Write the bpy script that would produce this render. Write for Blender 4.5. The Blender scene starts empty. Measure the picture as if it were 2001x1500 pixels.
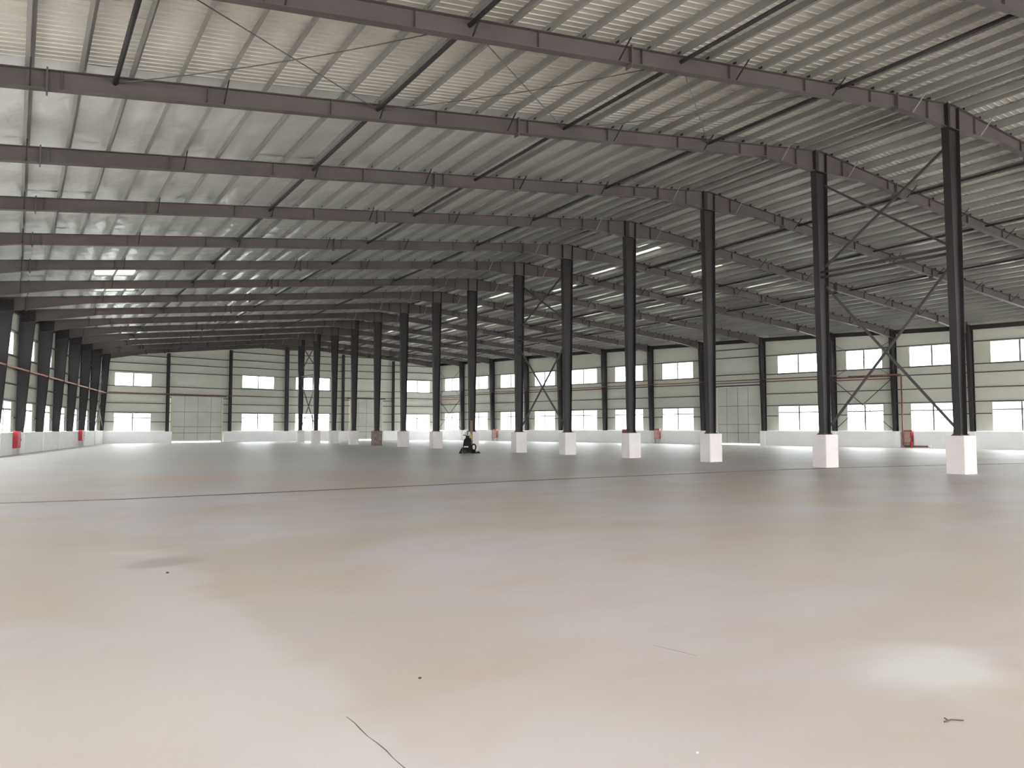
import bpy, bmesh, math, random
from mathutils import Vector, Matrix
random.seed(7)
scn = bpy.context.scene
C = scn.collection

# ------------------------------------------------------------------ camera, sky, exposure
cam = bpy.data.cameras.new('camera')
cam.sensor_fit = 'HORIZONTAL'; cam.sensor_width = 36.0
cam.lens = 36.0 * 1500.0 / 2001.0
cam.clip_end = 2000
camo = bpy.data.objects.new('camera', cam); C.objects.link(camo)
camo.location = (0, 0, 1.5)
camo.rotation_euler = (math.pi / 2 + 0.05727, 0, -0.5750)
scn.camera = camo

world = bpy.data.worlds.new('overcast_sky'); scn.world = world
world.use_nodes = True
bg = world.node_tree.nodes['Background']
bg.inputs['Color'].default_value = (0.96, 0.98, 1.0, 1)
bg.inputs['Strength'].default_value = 1.0

scn.view_settings.view_transform = 'Standard'
scn.view_settings.look = 'None'
scn.view_settings.gamma = 1.0
scn.view_settings.use_curve_mapping = False
scn.view_settings.exposure = 3.85
scn.cycles.max_bounces = 10
scn.cycles.diffuse_bounces = 6
scn.cycles.transparent_max_bounces = 16

# ------------------------------------------------------------------ materials
def new_mat(name, col, rough=0.6, metal=0.0, spec=0.5):
    m = bpy.data.materials.new(name); m.use_nodes = True
    b = m.node_tree.nodes['Principled BSDF']
    b.inputs['Base Color'].default_value = (*col, 1)
    b.inputs['Roughness'].default_value = rough
    b.inputs['Metallic'].default_value = metal
    b.inputs['Specular IOR Level'].default_value = spec
    return m

def noisy(name, c1, c2, scale=(1, 1, 1), detail=4, rough=0.6, metal=0.0, spec=0.5, bump=0.0, bump_scale=None, lo=0.35, hi=0.65, bdist=0.02):
    m = new_mat(name, c1, rough, metal, spec)
    nt = m.node_tree; b = nt.nodes['Principled BSDF']
    tc = nt.nodes.new('ShaderNodeTexCoord'); mp = nt.nodes.new('ShaderNodeMapping')
    mp.inputs['Scale'].default_value = scale
    nz = nt.nodes.new('ShaderNodeTexNoise'); nz.inputs['Scale'].default_value = 1.0; nz.inputs['Detail'].default_value = detail
    cr = nt.nodes.new('ShaderNodeValToRGB')
    cr.color_ramp.elements[0].position = lo; cr.color_ramp.elements[0].color = (*c1, 1)
    cr.color_ramp.elements[1].position = hi; cr.color_ramp.elements[1].color = (*c2, 1)
    L = nt.links.new
    L(tc.outputs['Object'], mp.inputs['Vector']); L(mp.outputs['Vector'], nz.inputs['Vector'])
    L(nz.outputs['Fac'], cr.inputs['Fac']); L(cr.outputs['Color'], b.inputs['Base Color'])
    if bump:
        mp2 = nt.nodes.new('ShaderNodeMapping'); mp2.inputs['Scale'].default_value = bump_scale or scale
        n2 = nt.nodes.new('ShaderNodeTexNoise'); n2.inputs['Scale'].default_value = 1.0; n2.inputs['Detail'].default_value = 3
        bp = nt.nodes.new('ShaderNodeBump'); bp.inputs['Strength'].default_value = bump; bp.inputs['Distance'].default_value = bdist
        L(tc.outputs['Object'], mp2.inputs['Vector']); L(mp2.outputs['Vector'], n2.inputs['Vector'])
        L(n2.outputs['Fac'], bp.inputs['Height']); L(bp.outputs['Normal'], b.inputs['Normal'])
    return m

M = {}
M['steel'] = noisy('grey_brown_paint', (0.090, 0.076, 0.073), (0.114, 0.097, 0.093), (0.7, 0.7, 0.7), rough=0.55, spec=0.22)
M['steel_dark'] = noisy('dark_grey_paint', (0.026, 0.023, 0.024), (0.038, 0.034, 0.035), (0.8, 0.8, 0.4), rough=0.5, spec=0.25)
M['bolt'] = new_mat('dark_bolt', (0.06, 0.055, 0.055), 0.5)
M['brace'] = new_mat('black_brace_paint', (0.05, 0.045, 0.045), 0.5)
M['rod'] = new_mat('thin_rod_steel', (0.09, 0.085, 0.08), 0.5)
M['purlin'] = noisy('galvanised_purlin', (0.25, 0.245, 0.225), (0.32, 0.31, 0.285), (0.5, 0.4, 0.5), rough=0.45, metal=0.1)
M['sheet'] = noisy('ribbed_roof_sheet', (0.70, 0.68, 0.61), (0.77, 0.75, 0.69), (0.25, 0.25, 0.25), rough=0.5, metal=0.1)
M['foil'] = noisy('silver_roof_foil', (0.80, 0.81, 0.76), (0.90, 0.91, 0.87), (0.5, 0.35, 0.5), rough=0.24, metal=0.32, bump=1.0, bump_scale=(1.3, 0.9, 1.3), bdist=0.06)
M['clad'] = noisy('grey_green_cladding', (0.53, 0.53, 0.45), (0.60, 0.595, 0.52), (0.3, 0.3, 0.3), rough=0.6)
M['girt'] = new_mat('dark_girt', (0.07, 0.06, 0.055), 0.6)
M['plaster'] = noisy('white_plaster', (0.82, 0.81, 0.80), (0.88, 0.87, 0.87), (0.6, 0.6, 0.9), rough=0.75)
M['pedestal'] = noisy('white_pedestal_paint', (0.66, 0.61, 0.60), (0.73, 0.68, 0.67), (1.1, 1.1, 1.1), rough=0.7)
M['brown'] = noisy('bare_brown_block', (0.17, 0.125, 0.105), (0.26, 0.20, 0.175), (5, 5, 5), rough=0.85)
M['frame'] = new_mat('white_window_frame', (0.75, 0.75, 0.74), 0.5)
M['mullion'] = new_mat('grey_mullion', (0.17, 0.17, 0.17), 0.5)
M['door'] = noisy('grey_door_panel', (0.47, 0.48, 0.42), (0.56, 0.56, 0.49), (0.6, 0.6, 0.6), rough=0.6)
M['door_jamb'] = new_mat('beige_jamb', (0.62, 0.58, 0.50), 0.6)
M['red'] = noisy('red_paint', (0.42, 0.022, 0.03), (0.52, 0.035, 0.04), (3, 3, 3), rough=0.45)
M['dark_red'] = new_mat('dark_red_paint', (0.16, 0.012, 0.015), 0.5)
M['faded'] = noisy('faded_red_paint', (0.30, 0.085, 0.07), (0.40, 0.16, 0.13), (3, 3, 3), rough=0.5)
M['pink'] = noisy('faded_pink_door', (0.46, 0.27, 0.26), (0.56, 0.35, 0.33), (4, 4, 4), rough=0.4)
M['rust'] = noisy('rust_red_pipe', (0.16, 0.06, 0.048), (0.24, 0.10, 0.08), (2, 2, 2), rough=0.6)
M['copper'] = noisy('pale_rust_pipe', (0.50, 0.24, 0.18), (0.62, 0.36, 0.28), (1.5, 1.5, 1.5), rough=0.55)
M['black'] = new_mat('black_plastic', (0.005, 0.0045, 0.0045), 0.6, 0.0, 0.2)
M['rubber'] = new_mat('rubber', (0.02, 0.02, 0.02), 0.8)
M['yellow'] = noisy('dull_yellow', (0.34, 0.25, 0.07), (0.46, 0.35, 0.12), (6, 6, 6), rough=0.5)
M['grey'] = new_mat('light_grey_plastic', (0.55, 0.54, 0.52), 0.5)
M['wood'] = noisy('brown_cardboard', (0.16, 0.11, 0.08), (0.22, 0.155, 0.115), (6, 6, 2), rough=0.8)
M['joint'] = noisy('dark_joint_filler', (0.10, 0.085, 0.075), (0.20, 0.17, 0.15), (1.2, 3, 1), rough=0.7)
M['twig'] = new_mat('dark_twig', (0.07, 0.05, 0.035), 0.8)
M['white'] = new_mat('white_chip', (0.9, 0.9, 0.88), 0.5)
M['concrete'] = new_mat('yard_concrete', (0.62, 0.61, 0.59), 0.8)

def glass_mat():
    m = bpy.data.materials.new('window_glass'); m.use_nodes = True
    nt = m.node_tree; nt.nodes.clear()
    o = nt.nodes.new('ShaderNodeOutputMaterial'); mx = nt.nodes.new('ShaderNodeMixShader')
    t = nt.nodes.new('ShaderNodeBsdfTransparent'); g = nt.nodes.new('ShaderNodeBsdfGlossy')
    t.inputs['Color'].default_value = (0.95, 0.97, 0.97, 1); g.inputs['Roughness'].default_value = 0.05
    mx.inputs['Fac'].default_value = 0.06
    nt.links.new(t.outputs[0], mx.inputs[1]); nt.links.new(g.outputs[0], mx.inputs[2]); nt.links.new(mx.outputs[0], o.inputs[0])
    return m
M['glass'] = glass_mat()

def skylight_mat():
    m = bpy.data.materials.new('translucent_sheet'); m.use_nodes = True
    nt = m.node_tree; nt.nodes.clear()
    o = nt.nodes.new('ShaderNodeOutputMaterial'); mx = nt.nodes.new('ShaderNodeMixShader')
    t = nt.nodes.new('ShaderNodeBsdfTranslucent'); d = nt.nodes.new('ShaderNodeBsdfDiffuse')
    t.inputs['Color'].default_value = (0.56, 0.56, 0.52, 1); d.inputs['Color'].default_value = (0.7, 0.7, 0.66, 1)
    mx.inputs['Fac'].default_value = 0.5
    nt.links.new(t.outputs[0], mx.inputs[1]); nt.links.new(d.outputs[0], mx.inputs[2]); nt.links.new(mx.outputs[0], o.inputs[0])
    return m
M['skylight_or_added_panel'] = skylight_mat()

def floor_mat():
    m = new_mat('dusty_concrete_floor', (0.5, 0.47, 0.43), 0.45, 0, 0.5)
    nt = m.node_tree; b = nt.nodes['Principled BSDF']; L = nt.links.new
    N = nt.nodes.new
    tc = N('ShaderNodeTexCoord')
    def noise(scale, detail=4, rot=0, dist=0.0):
        mp = N('ShaderNodeMapping'); mp.inputs['Scale'].default_value = scale; mp.inputs['Rotation'].default_value = (0, 0, rot)
        n = N('ShaderNodeTexNoise'); n.inputs['Scale'].default_value = 1; n.inputs['Detail'].default_value = detail
        n.inputs['Distortion'].default_value = dist
        L(tc.outputs['Object'], mp.inputs['Vector']); L(mp.outputs['Vector'], n.inputs['Vector'])
        return n.outputs['Fac']
    def ramp(fac, lo, hi):
        r = N('ShaderNodeMapRange'); r.interpolation_type = 'SMOOTHSTEP'
        r.inputs['From Min'].default_value = lo; r.inputs['From Max'].default_value = hi
        L(fac, r.inputs['Value']); return r.outputs['Result']
    def mix(fac, a, c):
        x = N('ShaderNodeMix'); x.data_type = 'RGBA'
        if isinstance(fac, float): x.inputs[0].default_value = fac
        else: L(fac, x.inputs[0])
        for s, v in ((6, a), (7, c)):
            if isinstance(v, tuple): x.inputs[s].default_value = (*v, 1)
            else: L(v, x.inputs[s])
        return x.outputs[2]
    def math_(op, a, c):
        x = N('ShaderNodeMath'); x.operation = op
        for s, v in ((0, a), (1, c)):
            if isinstance(v, (int, float)): x.inputs[s].default_value = v
            else: L(v, x.inputs[s])
        return x.outputs[0]
    sep = N('ShaderNodeSeparateXYZ'); L(tc.outputs['Object'], sep.inputs[0])
    X, Y = sep.outputs['X'], sep.outputs['Y']
    rot = 0.575
    big = noise((0.16, 0.22, 1), 3, rot, 0.6)
    mid = noise((0.55, 0.9, 1), 4, rot, 0.8)
    streak = noise((0.5, 4.5, 1), 3, rot)
    beige = (0.495, 0.442, 0.398); lilac = (0.535, 0.50, 0.515); grey = (0.45, 0.425, 0.40); pale = (0.61, 0.585, 0.59); rosy = (0.51, 0.425, 0.365)
    col = mix(ramp(big, 0.40, 0.62), beige, lilac)
    col = mix(math_('MULTIPLY', ramp(mid, 0.52, 0.75), 0.55), col, rosy)
    col = mix(math_('MULTIPLY', ramp(streak, 0.5, 0.8), 0.30), col, grey)
    far_lift = ramp(math_('ADD', Y, math_('MULTIPLY', big, 8.0)), 20.0, 40.0)  # greyer far concrete, painted paler to make up for the weak light there
    col = mix(math_('MULTIPLY', far_lift, 0.75), col, mix(ramp(mid, 0.3, 0.7), (0.66, 0.63, 0.595), (0.74, 0.715, 0.69)))
    # pale dust swept along the lengthwise joint at x = 1.5 and in patches
    wob = math_('ADD', X, math_('MULTIPLY', math_('SUBTRACT', mid, 0.5), 0.7))
    band = math_('MULTIPLY', ramp(wob, 0.1, 1.35), math_('SUBTRACT', 1.0, ramp(wob, 1.45, 1.75)))
    band = math_('MULTIPLY', band, math_('SUBTRACT', 1.0, ramp(Y, 7.5, 12.0)))
    col = mix(math_('MULTIPLY', band, 0.55), col, pale)
    def patch(px, py, r0, r1, amt, c):
        nonlocal col
        dx = math_('SUBTRACT', X, px); dy = math_('SUBTRACT', Y, py)
        d = math_('SQRT', math_('ADD', math_('MULTIPLY', dx, dx), math_('MULTIPLY', dy, dy)), 0)
        d = math_('ADD', d, math_('MULTIPLY', math_('SUBTRACT', mid, 0.5), 1.1))
        f = math_('SUBTRACT', 1.0, ramp(d, r0, r1))
        col = mix(math_('MULTIPLY', f, amt), col, c)
    patch(4.9, 2.55, 0.15, 0.75, 0.75, (0.66, 0.665, 0.66))
    patch(1.9, 2.9, 0.3, 1.6, 0.45, pale)
    patch(0.5, 4.6, 0.3, 1.8, 0.45, pale)
    patch(1.40, 9.4, 0.05, 0.45, 0.55, (0.28, 0.26, 0.24))
    patch(1.2, 10.3, 0.1, 0.7, 0.5, pale)
    patch(4.6, 24.5, 0.4, 3.2, 0.45, (0.60, 0.45, 0.35))
    patch(9.0, 22.0, 0.5, 4.0, 0.35, (0.56, 0.45, 0.37))
    L(col, b.inputs['Base Color'])
    r = N('ShaderNodeMapRange'); r.inputs['To Min'].default_value = 0.38; r.inputs['To Max'].default_value = 0.62
    L(mid, r.inputs['Value']); L(r.outputs['Result'], b.inputs['Roughness'])
    bp = N('ShaderNodeBump'); bp.inputs['Strength'].default_value = 0.12; bp.inputs['Distance'].default_value = 0.01
    L(streak, bp.inputs['Height']); L(bp.outputs['Normal'], b.inputs['Normal'])
    return m
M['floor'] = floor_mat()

# ------------------------------------------------------------------ mesh helpers
class MB:
    def __init__(self): self.v = []; self.f = []
    def quadbox(self, p):           # eight corners: bottom ring, top ring
        b = len(self.v); self.v += [tuple(q) for q in p]
        for f in ((3, 2, 1, 0), (4, 5, 6, 7), (0, 1, 5, 4), (1, 2, 6, 5), (2, 3, 7, 6), (3, 0, 4, 7)):
            self.f.append(tuple(b + i for i in f))
        return self
    def box(self, x0, x1, y0, y1, z0, z1):
        return self.quadbox([(x0, y0, z0), (x1, y0, z0), (x1, y1, z0), (x0, y1, z0), (x0, y0, z1), (x1, y0, z1), (x1, y1, z1), (x0, y1, z1)])
    def bar(self, a, b, w, h, up=(0, 0, 1)):   # rectangular bar centred on a-b
        a = Vector(a); b = Vector(b); d = (b - a).normalized(); u = Vector(up)
        s = d.cross(u)
        if s.length < 1e-6: s = d.cross(Vector((1, 0, 0)))
        s.normalize(); u = s.cross(d).normalized()
        s = s * (w / 2); u = u * (h / 2)
        return self.quadbox([a - s - u, b - s - u, b + s - u, a + s - u, a - s + u, b - s + u, b + s + u, a + s + u])
    def tube(self, pts, r, n=8, caps=True):
        pts = [Vector(p) for p in pts]; b0 = len(self.v)
        for i, p in enumerate(pts):
            d = (pts[min(i + 1, len(pts) - 1)] - pts[max(i - 1, 0)]).normalized()
            s = d.cross(Vector((0, 0, 1)))
            if s.length < 1e-4: s = d.cross(Vector((1, 0, 0)))
            s.normalize(); u = s.cross(d)
            rr = r[i] if isinstance(r, (list, tuple)) else r
            for k in range(n):
                a = 2 * math.pi * k / n
                self.v.append(tuple(p + s * (math.cos(a) * rr) + u * (math.sin(a) * rr)))
        for i in range(len(pts) - 1):
            for k in range(n):
                q = b0 + i * n
                self.f.append((q + k, q + (k + 1) % n, q + n + (k + 1) % n, q + n + k))
        if caps:
            self.f.append(tuple(b0 + k for k in range(n - 1, -1, -1)))
            q = b0 + (len(pts) - 1) * n
            self.f.append(tuple(q + k for k in range(n)))
        return self
    def rings(self, rings, closed=True, caps=True):
        b0 = len(self.v); n = len(rings[0])
        for r in rings: self.v += [tuple(p) for p in r]
        for i in range(len(rings) - 1):
            for k in range(n if closed else n - 1):
                q = b0 + i * n
                self.f.append((q + k, q + (k + 1) % n, q + n + (k + 1) % n, q + n + k))
        if caps and closed:
            self.f.append(tuple(b0 + k for k in range(n - 1, -1, -1)))
            q = b0 + (len(rings) - 1) * n
            self.f.append(tuple(q + k for k in range(n)))
        return self
    def build(self, name, mat, parent=None, smooth=False, fix=True):
        me = bpy.data.meshes.new(name); me.from_pydata(self.v, [], self.f)
        if fix:
            bm = bmesh.new(); bm.from_mesh(me); bmesh.ops.recalc_face_normals(bm, faces=bm.faces); bm.to_mesh(me); bm.free()
        me.materials.append(M[mat] if isinstance(mat, str) else mat)
        if smooth:
            for p in me.polygons: p.use_smooth = True
        me.update()
        o = bpy.data.objects.new(name, me); C.objects.link(o)
        if parent is not None:
            o.parent = parent
            o.matrix_parent_inverse = Matrix.Identity(4)
            if parent.get('_abs', 1): o.location = -Vector(parent.location) if not parent.parent else (0, 0, 0)
        return o

def empty(name, loc=(0, 0, 0), kind=None):
    o = bpy.data.objects.new(name, None); o.empty_display_size = 0.2
    o.location = loc; C.objects.link(o)
    if kind: o['kind'] = kind
    return o
def tag(o, label, cat, group=None):
    o['label'] = label; o['category'] = cat; o['kind'] = 'thing'
    if group: o['group'] = group
    return o
ORD = ['zeroth', 'first', 'second', 'third', 'fourth', 'fifth', 'sixth', 'seventh', 'eighth', 'ninth', 'tenth', 'eleventh', 'twelfth', 'thirteenth', 'fourteenth', 'fifteenth', 'sixteenth']

# ------------------------------------------------------------------ plan of the hall
# frames are numbered from the one nearest the camera that has a visible middle column
RX = 26.26
RYT = [13.27, 18.33, 24.11, 29.43, 34.75, 39.73, 45.56, 50.87, 56.58, 61.97, 67.32, 72.57, 77.88, 83.05, 88.2]
WT = {3: (58.42, 28.65), 4: (57.3, 33.82), 5: (56.31, 38.4), 6: (55.01, 44.4), 7: (53.74, 50.29), 8: (52.53, 55.89), 9: (51.31, 61.52),
      10: (50.02, 67.49), 11: (48.95, 72.48), 12: (47.75, 77.99), 13: (46.61, 83.29), 14: (45.65, 87.7)}
FIRST, LAST = -6, 14
def R(i): return Vector((RX, RYT[i] if i >= 0 else 13.27 + 5.39 * i, 0))
def Lw(i): return Vector((-0.8024 + 1.1234 * (i - 7), 49.218 + 4.9268 * (i - 7), 0))
def Wr(i):
    if i in WT: return Vector((*WT[i], 0))
    return Vector((58.508 - 1.1919 * (i - 3), 28.237 + 5.5146 * (i - 3), 0))
def lerp(tab, x):
    if x <= tab[0][0]: return tab[0][1]
    for (a, va), (b, vb) in zip(tab, tab[1:]):
        if x <= b: return va + (vb - va) * (x - a) / (b - a)
    return tab[-1][1]
def zr(i): return lerp([(-6, 12.5), (0, 12.42), (1, 12.37), (2, 12.26), (4, 11.98), (7, 11.70), (10, 11.5), (14, 11.3)], i)
def zl(i): return lerp([(-4, 8.35), (6, 8.45), (14, 8.92)], i)
def zw(i): return lerp([(-4, 8.95), (3, 9.02), (4, 9.15), (6, 9.42), (9, 9.68), (14, 9.8)], i)
def on_frame(i, side, X):          # point on the rafter-top line of frame i at plan coordinate X
    a = R(i); b = Lw(i) if side < 0 else Wr(i)
    za = zr(i); zb = zl(i) if side < 0 else zw(i)
    t = (X - a.x) / (b.x - a.x)
    return Vector((X, a.y + (b.y - a.y) * t, za + (zb - za) * t))
def fr(i):                         # fractional index
    k = math.floor(i); return k, i - k
def Lf(i):
    return Lw(i)
def Wf(i):
    k, f = fr(i); return Wr(k).lerp(Wr(k + 1), f)

# ------------------------------------------------------------------ ground outside and floor
yard = MB().box(-160, 220, -160, 300, -0.40, -0.25).build('ground', 'concrete'); yard['kind'] = 'structure'

floor = empty('floor', (0, 0, 0), 'structure')
base = MB().quadbox([(-18, -26, -0.25), (72, -26, -0.25), (46.6, 90, -0.25), (6.0, 86, -0.25),
                     (-18, -26, -0.05), (72, -26, -0.05), (46.6, 90, -0.05), (6.0, 86, -0.05)]).build('slab_base', 'concrete', floor)
def jy(x): return 18.2 + 0.0 * x if x < 19 else 18.2 - 0.013 * (x - 19) ** 1.5
def left_edge(y): return Lw(7).x - 0.5 + 1.1234 / 4.9268 * (y - Lw(7).y)
def right_edge(y): return 58.508 + 0.6 - 1.1919 / 5.5146 * (y - 28.237)
g = 0.006
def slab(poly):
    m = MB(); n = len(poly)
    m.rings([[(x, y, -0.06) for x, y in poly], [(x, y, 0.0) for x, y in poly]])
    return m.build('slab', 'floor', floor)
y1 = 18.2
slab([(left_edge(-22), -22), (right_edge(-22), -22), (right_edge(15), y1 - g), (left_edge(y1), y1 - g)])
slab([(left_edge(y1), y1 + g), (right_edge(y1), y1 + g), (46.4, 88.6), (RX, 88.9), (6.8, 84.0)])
# dark cross joint seen right across the hall
jm = MB(); ring = []
xs = [-9.0, -4, -0.2, 2.0, 4.0, 6.2, 9, 11.85, 15, 17.7, 21, 25.15, 30, 36.1, 44, 55, 61]
ys = [18.6, 18.55, 18.52, 18.17, 18.15, 18.15, 18.2, 18.29, 18.28, 18.2, 18.1, 17.85, 17.0, 15.7, 14.6, 13.4, 12.9]
for k, (x, y) in enumerate(zip(xs, ys)):
    w = (0.10 if k > 2 else 0.05) * (0.8 + 0.5 * random.random())
    ring.append([(x, y - w, 0.0), (x, y + w, 0.0), (x, y + w, 0.004), (x, y - w, 0.004)])
jm.rings(ring).build('joint_filler', 'joint', floor)
# short crack along the lengthwise joint near the camera
cm = MB(); ring = []
for k in range(9):
    y = 3.9 - 0.1 * k; x = 1.5 + 0.005 * math.sin(k * 1.7); w = 0.0016 + 0.001 * (k % 3)
    ring.append([(x - w, y, 0.0), (x + w, y, 0.0), (x + w, y, 0.0006), (x - w, y, 0.0006)])
cm.rings(ring).build('crack_line', 'joint', floor)

sm = MB(); ring = []
for k in range(7):
    x = 3.76 + 0.012 * k; y = 4.02 - 0.06 * k + 0.01 * math.sin(k * 2.1); w = 0.0022 * (1 - abs(k - 3) / 4.0)
    ring.append([(x - w, y - w, 0.0), (x + w, y + w, 0.0), (x + w, y + w, 0.0005), (x - w, y - w, 0.0005)])
sm.rings(ring).build('scratch_line', 'joint', floor)

# ------------------------------------------------------------------ roof
ceiling = empty('ceiling', (0, 0, 0), 'structure')
PUR = 0.24
def surf(i, side, X, Z=PUR + 0.02):
    p = on_frame(i, side, X); return Vector((p.x, p.y, p.z + Z))
sky_bays = {k: 3.4 + 0.62 * (k - 4) for k in range(5, 13)}
for side in (-1, 1):
    for i in range(FIRST, LAST):
        a0, a1 = R(i), R(i + 1)
        b0 = Lw(i) if side < 0 else Wr(i); b1 = Lw(i + 1) if side < 0 else Wr(i + 1)
        za0, za1 = zr(i), zr(i + 1)
        zb0, zb1 = (zl(i), zl(i + 1)) if side < 0 else (zw(i), zw(i + 1))
        over = 0.5
        e0 = b0 + (b0 - a0).normalized() * over; e1 = b1 + (b1 - a1).normalized() * over
        ze0 = zb0 + (zb0 - za0) * over / (b0 - a0).length; ze1 = zb1 + (zb1 - za1) * over / (b1 - a1).length
        A0 = Vector((a0.x, a0.y, za0)); A1 = Vector((a1.x, a1.y, za1)); B0 = Vector((e0.x, e0.y, ze0)); B1 = Vector((e1.x, e1.y, ze1))
        if i < 1:
            # ribbed sheet: trapezoid ribs running up the slope
            nr = 25; m = MB(); lo = []; hi = []
            for k in range(nr):
                for f, dz in ((0.0, 0.0), (0.86, 0.0), (0.88, -0.022), (0.97, -0.022)):
                    v = (k + f) / nr
                    for lst, P, Q in ((lo, A0, A1), (hi, B0, B1)):
                        p = P.lerp(Q, v); lst.append((p.x, p.y, p.z + PUR + 0.035 + dz))
            lo.append((A1.x, A1.y, A1.z + PUR + 0.035)); hi.append((B1.x, B1.y, B1.z + PUR + 0.035))
            m.rings([lo, hi], closed=False)
            lt = [(x, y, z + 0.06) for x, y, z in (lo[0], lo[-1])]; ht = [(x, y, z + 0.06) for x, y, z in (hi[0], hi[-1])]
            m.rings([lt, ht], closed=False)
            m.build('roof_sheet', 'sheet', ceiling, fix=False)
        else:
            # insulated bay: foil sagging a little between the purlins
            nx = max(4, int(abs((B0 - A0).length) / 0.5)); ny = 6; m = MB(); rows = []
            rnd = random.Random(i * 7 + side)
            for jy_ in range(ny + 1):
                row = []
                for k in range(nx + 1):
                    P = A0.lerp(B0, k / nx).lerp(A1.lerp(B1, k / nx), jy_ / ny)
                    frac = (P.x + 0.02) % 1.0
                    sag = 0.035 * math.sin(math.pi * frac) * (0.6 + 0.7 * rnd.random())
                    row.append((P.x, P.y, P.z + PUR + 0.03 - sag))
                rows.append(row)
            m.rings(rows, closed=False)
            m.rings([[(p.x, p.y, p.z + PUR + 0.10) for p in (A0, B0)], [(p.x, p.y, p.z + PUR + 0.10) for p in (A1, B1)]], closed=False)
            if side < 0 and i in sky_bays:
                # cut the two quads rows where the translucent sheet lies
                X0 = sky_bays[i] - 1.0; X1 = sky_bays[i] + 1.0
                keep = []
                for f in m.f:
                    cx = sum(m.v[q][0] for q in f) / len(f); cy = sum(m.v[q][1] for q in f) / len(f)
                    keep.append((f, cx, cy))
                yref = on_frame(i + 1, -1, sky_bays[i]).y
                top = m.f[-1]
                m.f = [f for f, cx, cy in keep if f != top and not (X0 < cx < X1 and cy > yref - 1.4)]
                sk = MB()
                p00 = surf(i + 1, -1, X0 - 0.3, PUR + 0.05); p01 = surf(i + 1, -1, X1 + 0.3, PUR + 0.05)
                q00 = surf(i, -1, X0 - 0.3, PUR + 0.05); q01 = surf(i, -1, X1 + 0.3, PUR + 0.05)
                q00 = p00.lerp(q00, 0.36); q01 = p01.lerp(q01, 0.36)
                t = Vector((0, 0, 0.012))
                sk.quadbox([q00, q01, p01, p00, q00 + t, q01 + t, p01 + t, p00 + t]).build('skylight_or_added_panel', 'skylight_or_added_panel', ceiling)
                # outer skin round the opening
                ou = MB(); hz = Vector((0, 0, 0.11))
                def sp(f, X): return surf(i, -1, X, PUR).lerp(surf(i + 1, -1, X, PUR), f) + hz
                xl = B0.x if False else min(B0.x, B1.x); 
                for fa, fb, xa, xb in ((0, 1, X1, RX), (0, 0.70, X0, X1)):
                    ou.f.append(tuple(range(len(ou.v), len(ou.v) + 4))); ou.v += [tuple(sp(fa, xa)), tuple(sp(fa, xb)), tuple(sp(fb, xb)), tuple(sp(fb, xa))]
                ou.f.append(tuple(range(len(ou.v), len(ou.v) + 4)))
                ou.v += [(B0.x, B0.y, B0.z + PUR + 0.11), tuple(sp(0, X0)), tuple(sp(1, X0)), (B1.x, B1.y, B1.z + PUR + 0.11)]
                ou.build('roof_skin', 'sheet', ceiling, fix=False)
            if side > 0 and 3 <= i <= 12:  # added roof panels: brighten the mid-hall and stand in for foil glints
                added_panels = []
                for X0 in (30.05 + (i % 3), 35.05 + (i * 2 % 3), 40.05 + (i % 2)):
                    if X0 + 1 < min(B0.x, B1.x) - 2: added_panels.append((X0, X0 + 1.0))
                keep = []
                for f in m.f[:-1]:
                    c = Vector((0, 0, 0))
                    for q in f: c += Vector(m.v[q]) / len(f)
                    ym = (on_frame(i, 1, c.x).y + on_frame(i + 1, 1, c.x).y) / 2
                    if not (c.y > ym and any(a - 0.1 < c.x < b + 0.1 for a, b in added_panels)): keep.append(f)
                m.f = keep
                hz = Vector((0, 0, 0.10 + PUR))
                def sq(f, X): return on_frame(i, 1, X).lerp(on_frame(i + 1, 1, X), f)
                t = Vector((0, 0, 0.012)); ou = MB(); edges = [RX]
                for X0, X1 in added_panels:
                    a_, b_, c_, d_ = (sq(f, X) + Vector((0, 0, PUR + 0.06)) for f, X in ((0.47, X0 - 0.25), (0.47, X1 + 0.25), (1.0, X1 + 0.25), (1.0, X0 - 0.25)))
                    MB().quadbox([a_, b_, c_, d_, a_ + t, b_ + t, c_ + t, d_ + t]).build('skylight_or_added_panel', 'skylight_or_added_panel', ceiling)
                    edges += [X0, X1]
                def put(f0, f1, xa, xb):
                    ou.f.append(tuple(range(len(ou.v), len(ou.v) + 4)))
                    ou.v += [tuple(sq(f, X) + hz) for f, X in ((f0, xa), (f0, xb), (f1, xb), (f1, xa))]
                for k_ in range(0, len(edges), 2):
                    xe = edges[k_ + 1] if k_ + 1 < len(edges) else None
                    if xe is None:
                        ou.f.append(tuple(range(len(ou.v), len(ou.v) + 4)))
                        ou.v += [tuple(sq(0, edges[k_]) + hz), (B0.x, B0.y, B0.z + hz.z), (B1.x, B1.y, B1.z + hz.z), tuple(sq(1, edges[k_]) + hz)]
                    else:
                        put(0, 1, edges[k_], xe); put(0, 0.5, xe, edges[k_ + 2])
                ou.build('roof_skin', 'sheet', ceiling, fix=False)
            m.build('roof_sheet', 'foil', ceiling, smooth=False, fix=False)

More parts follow.
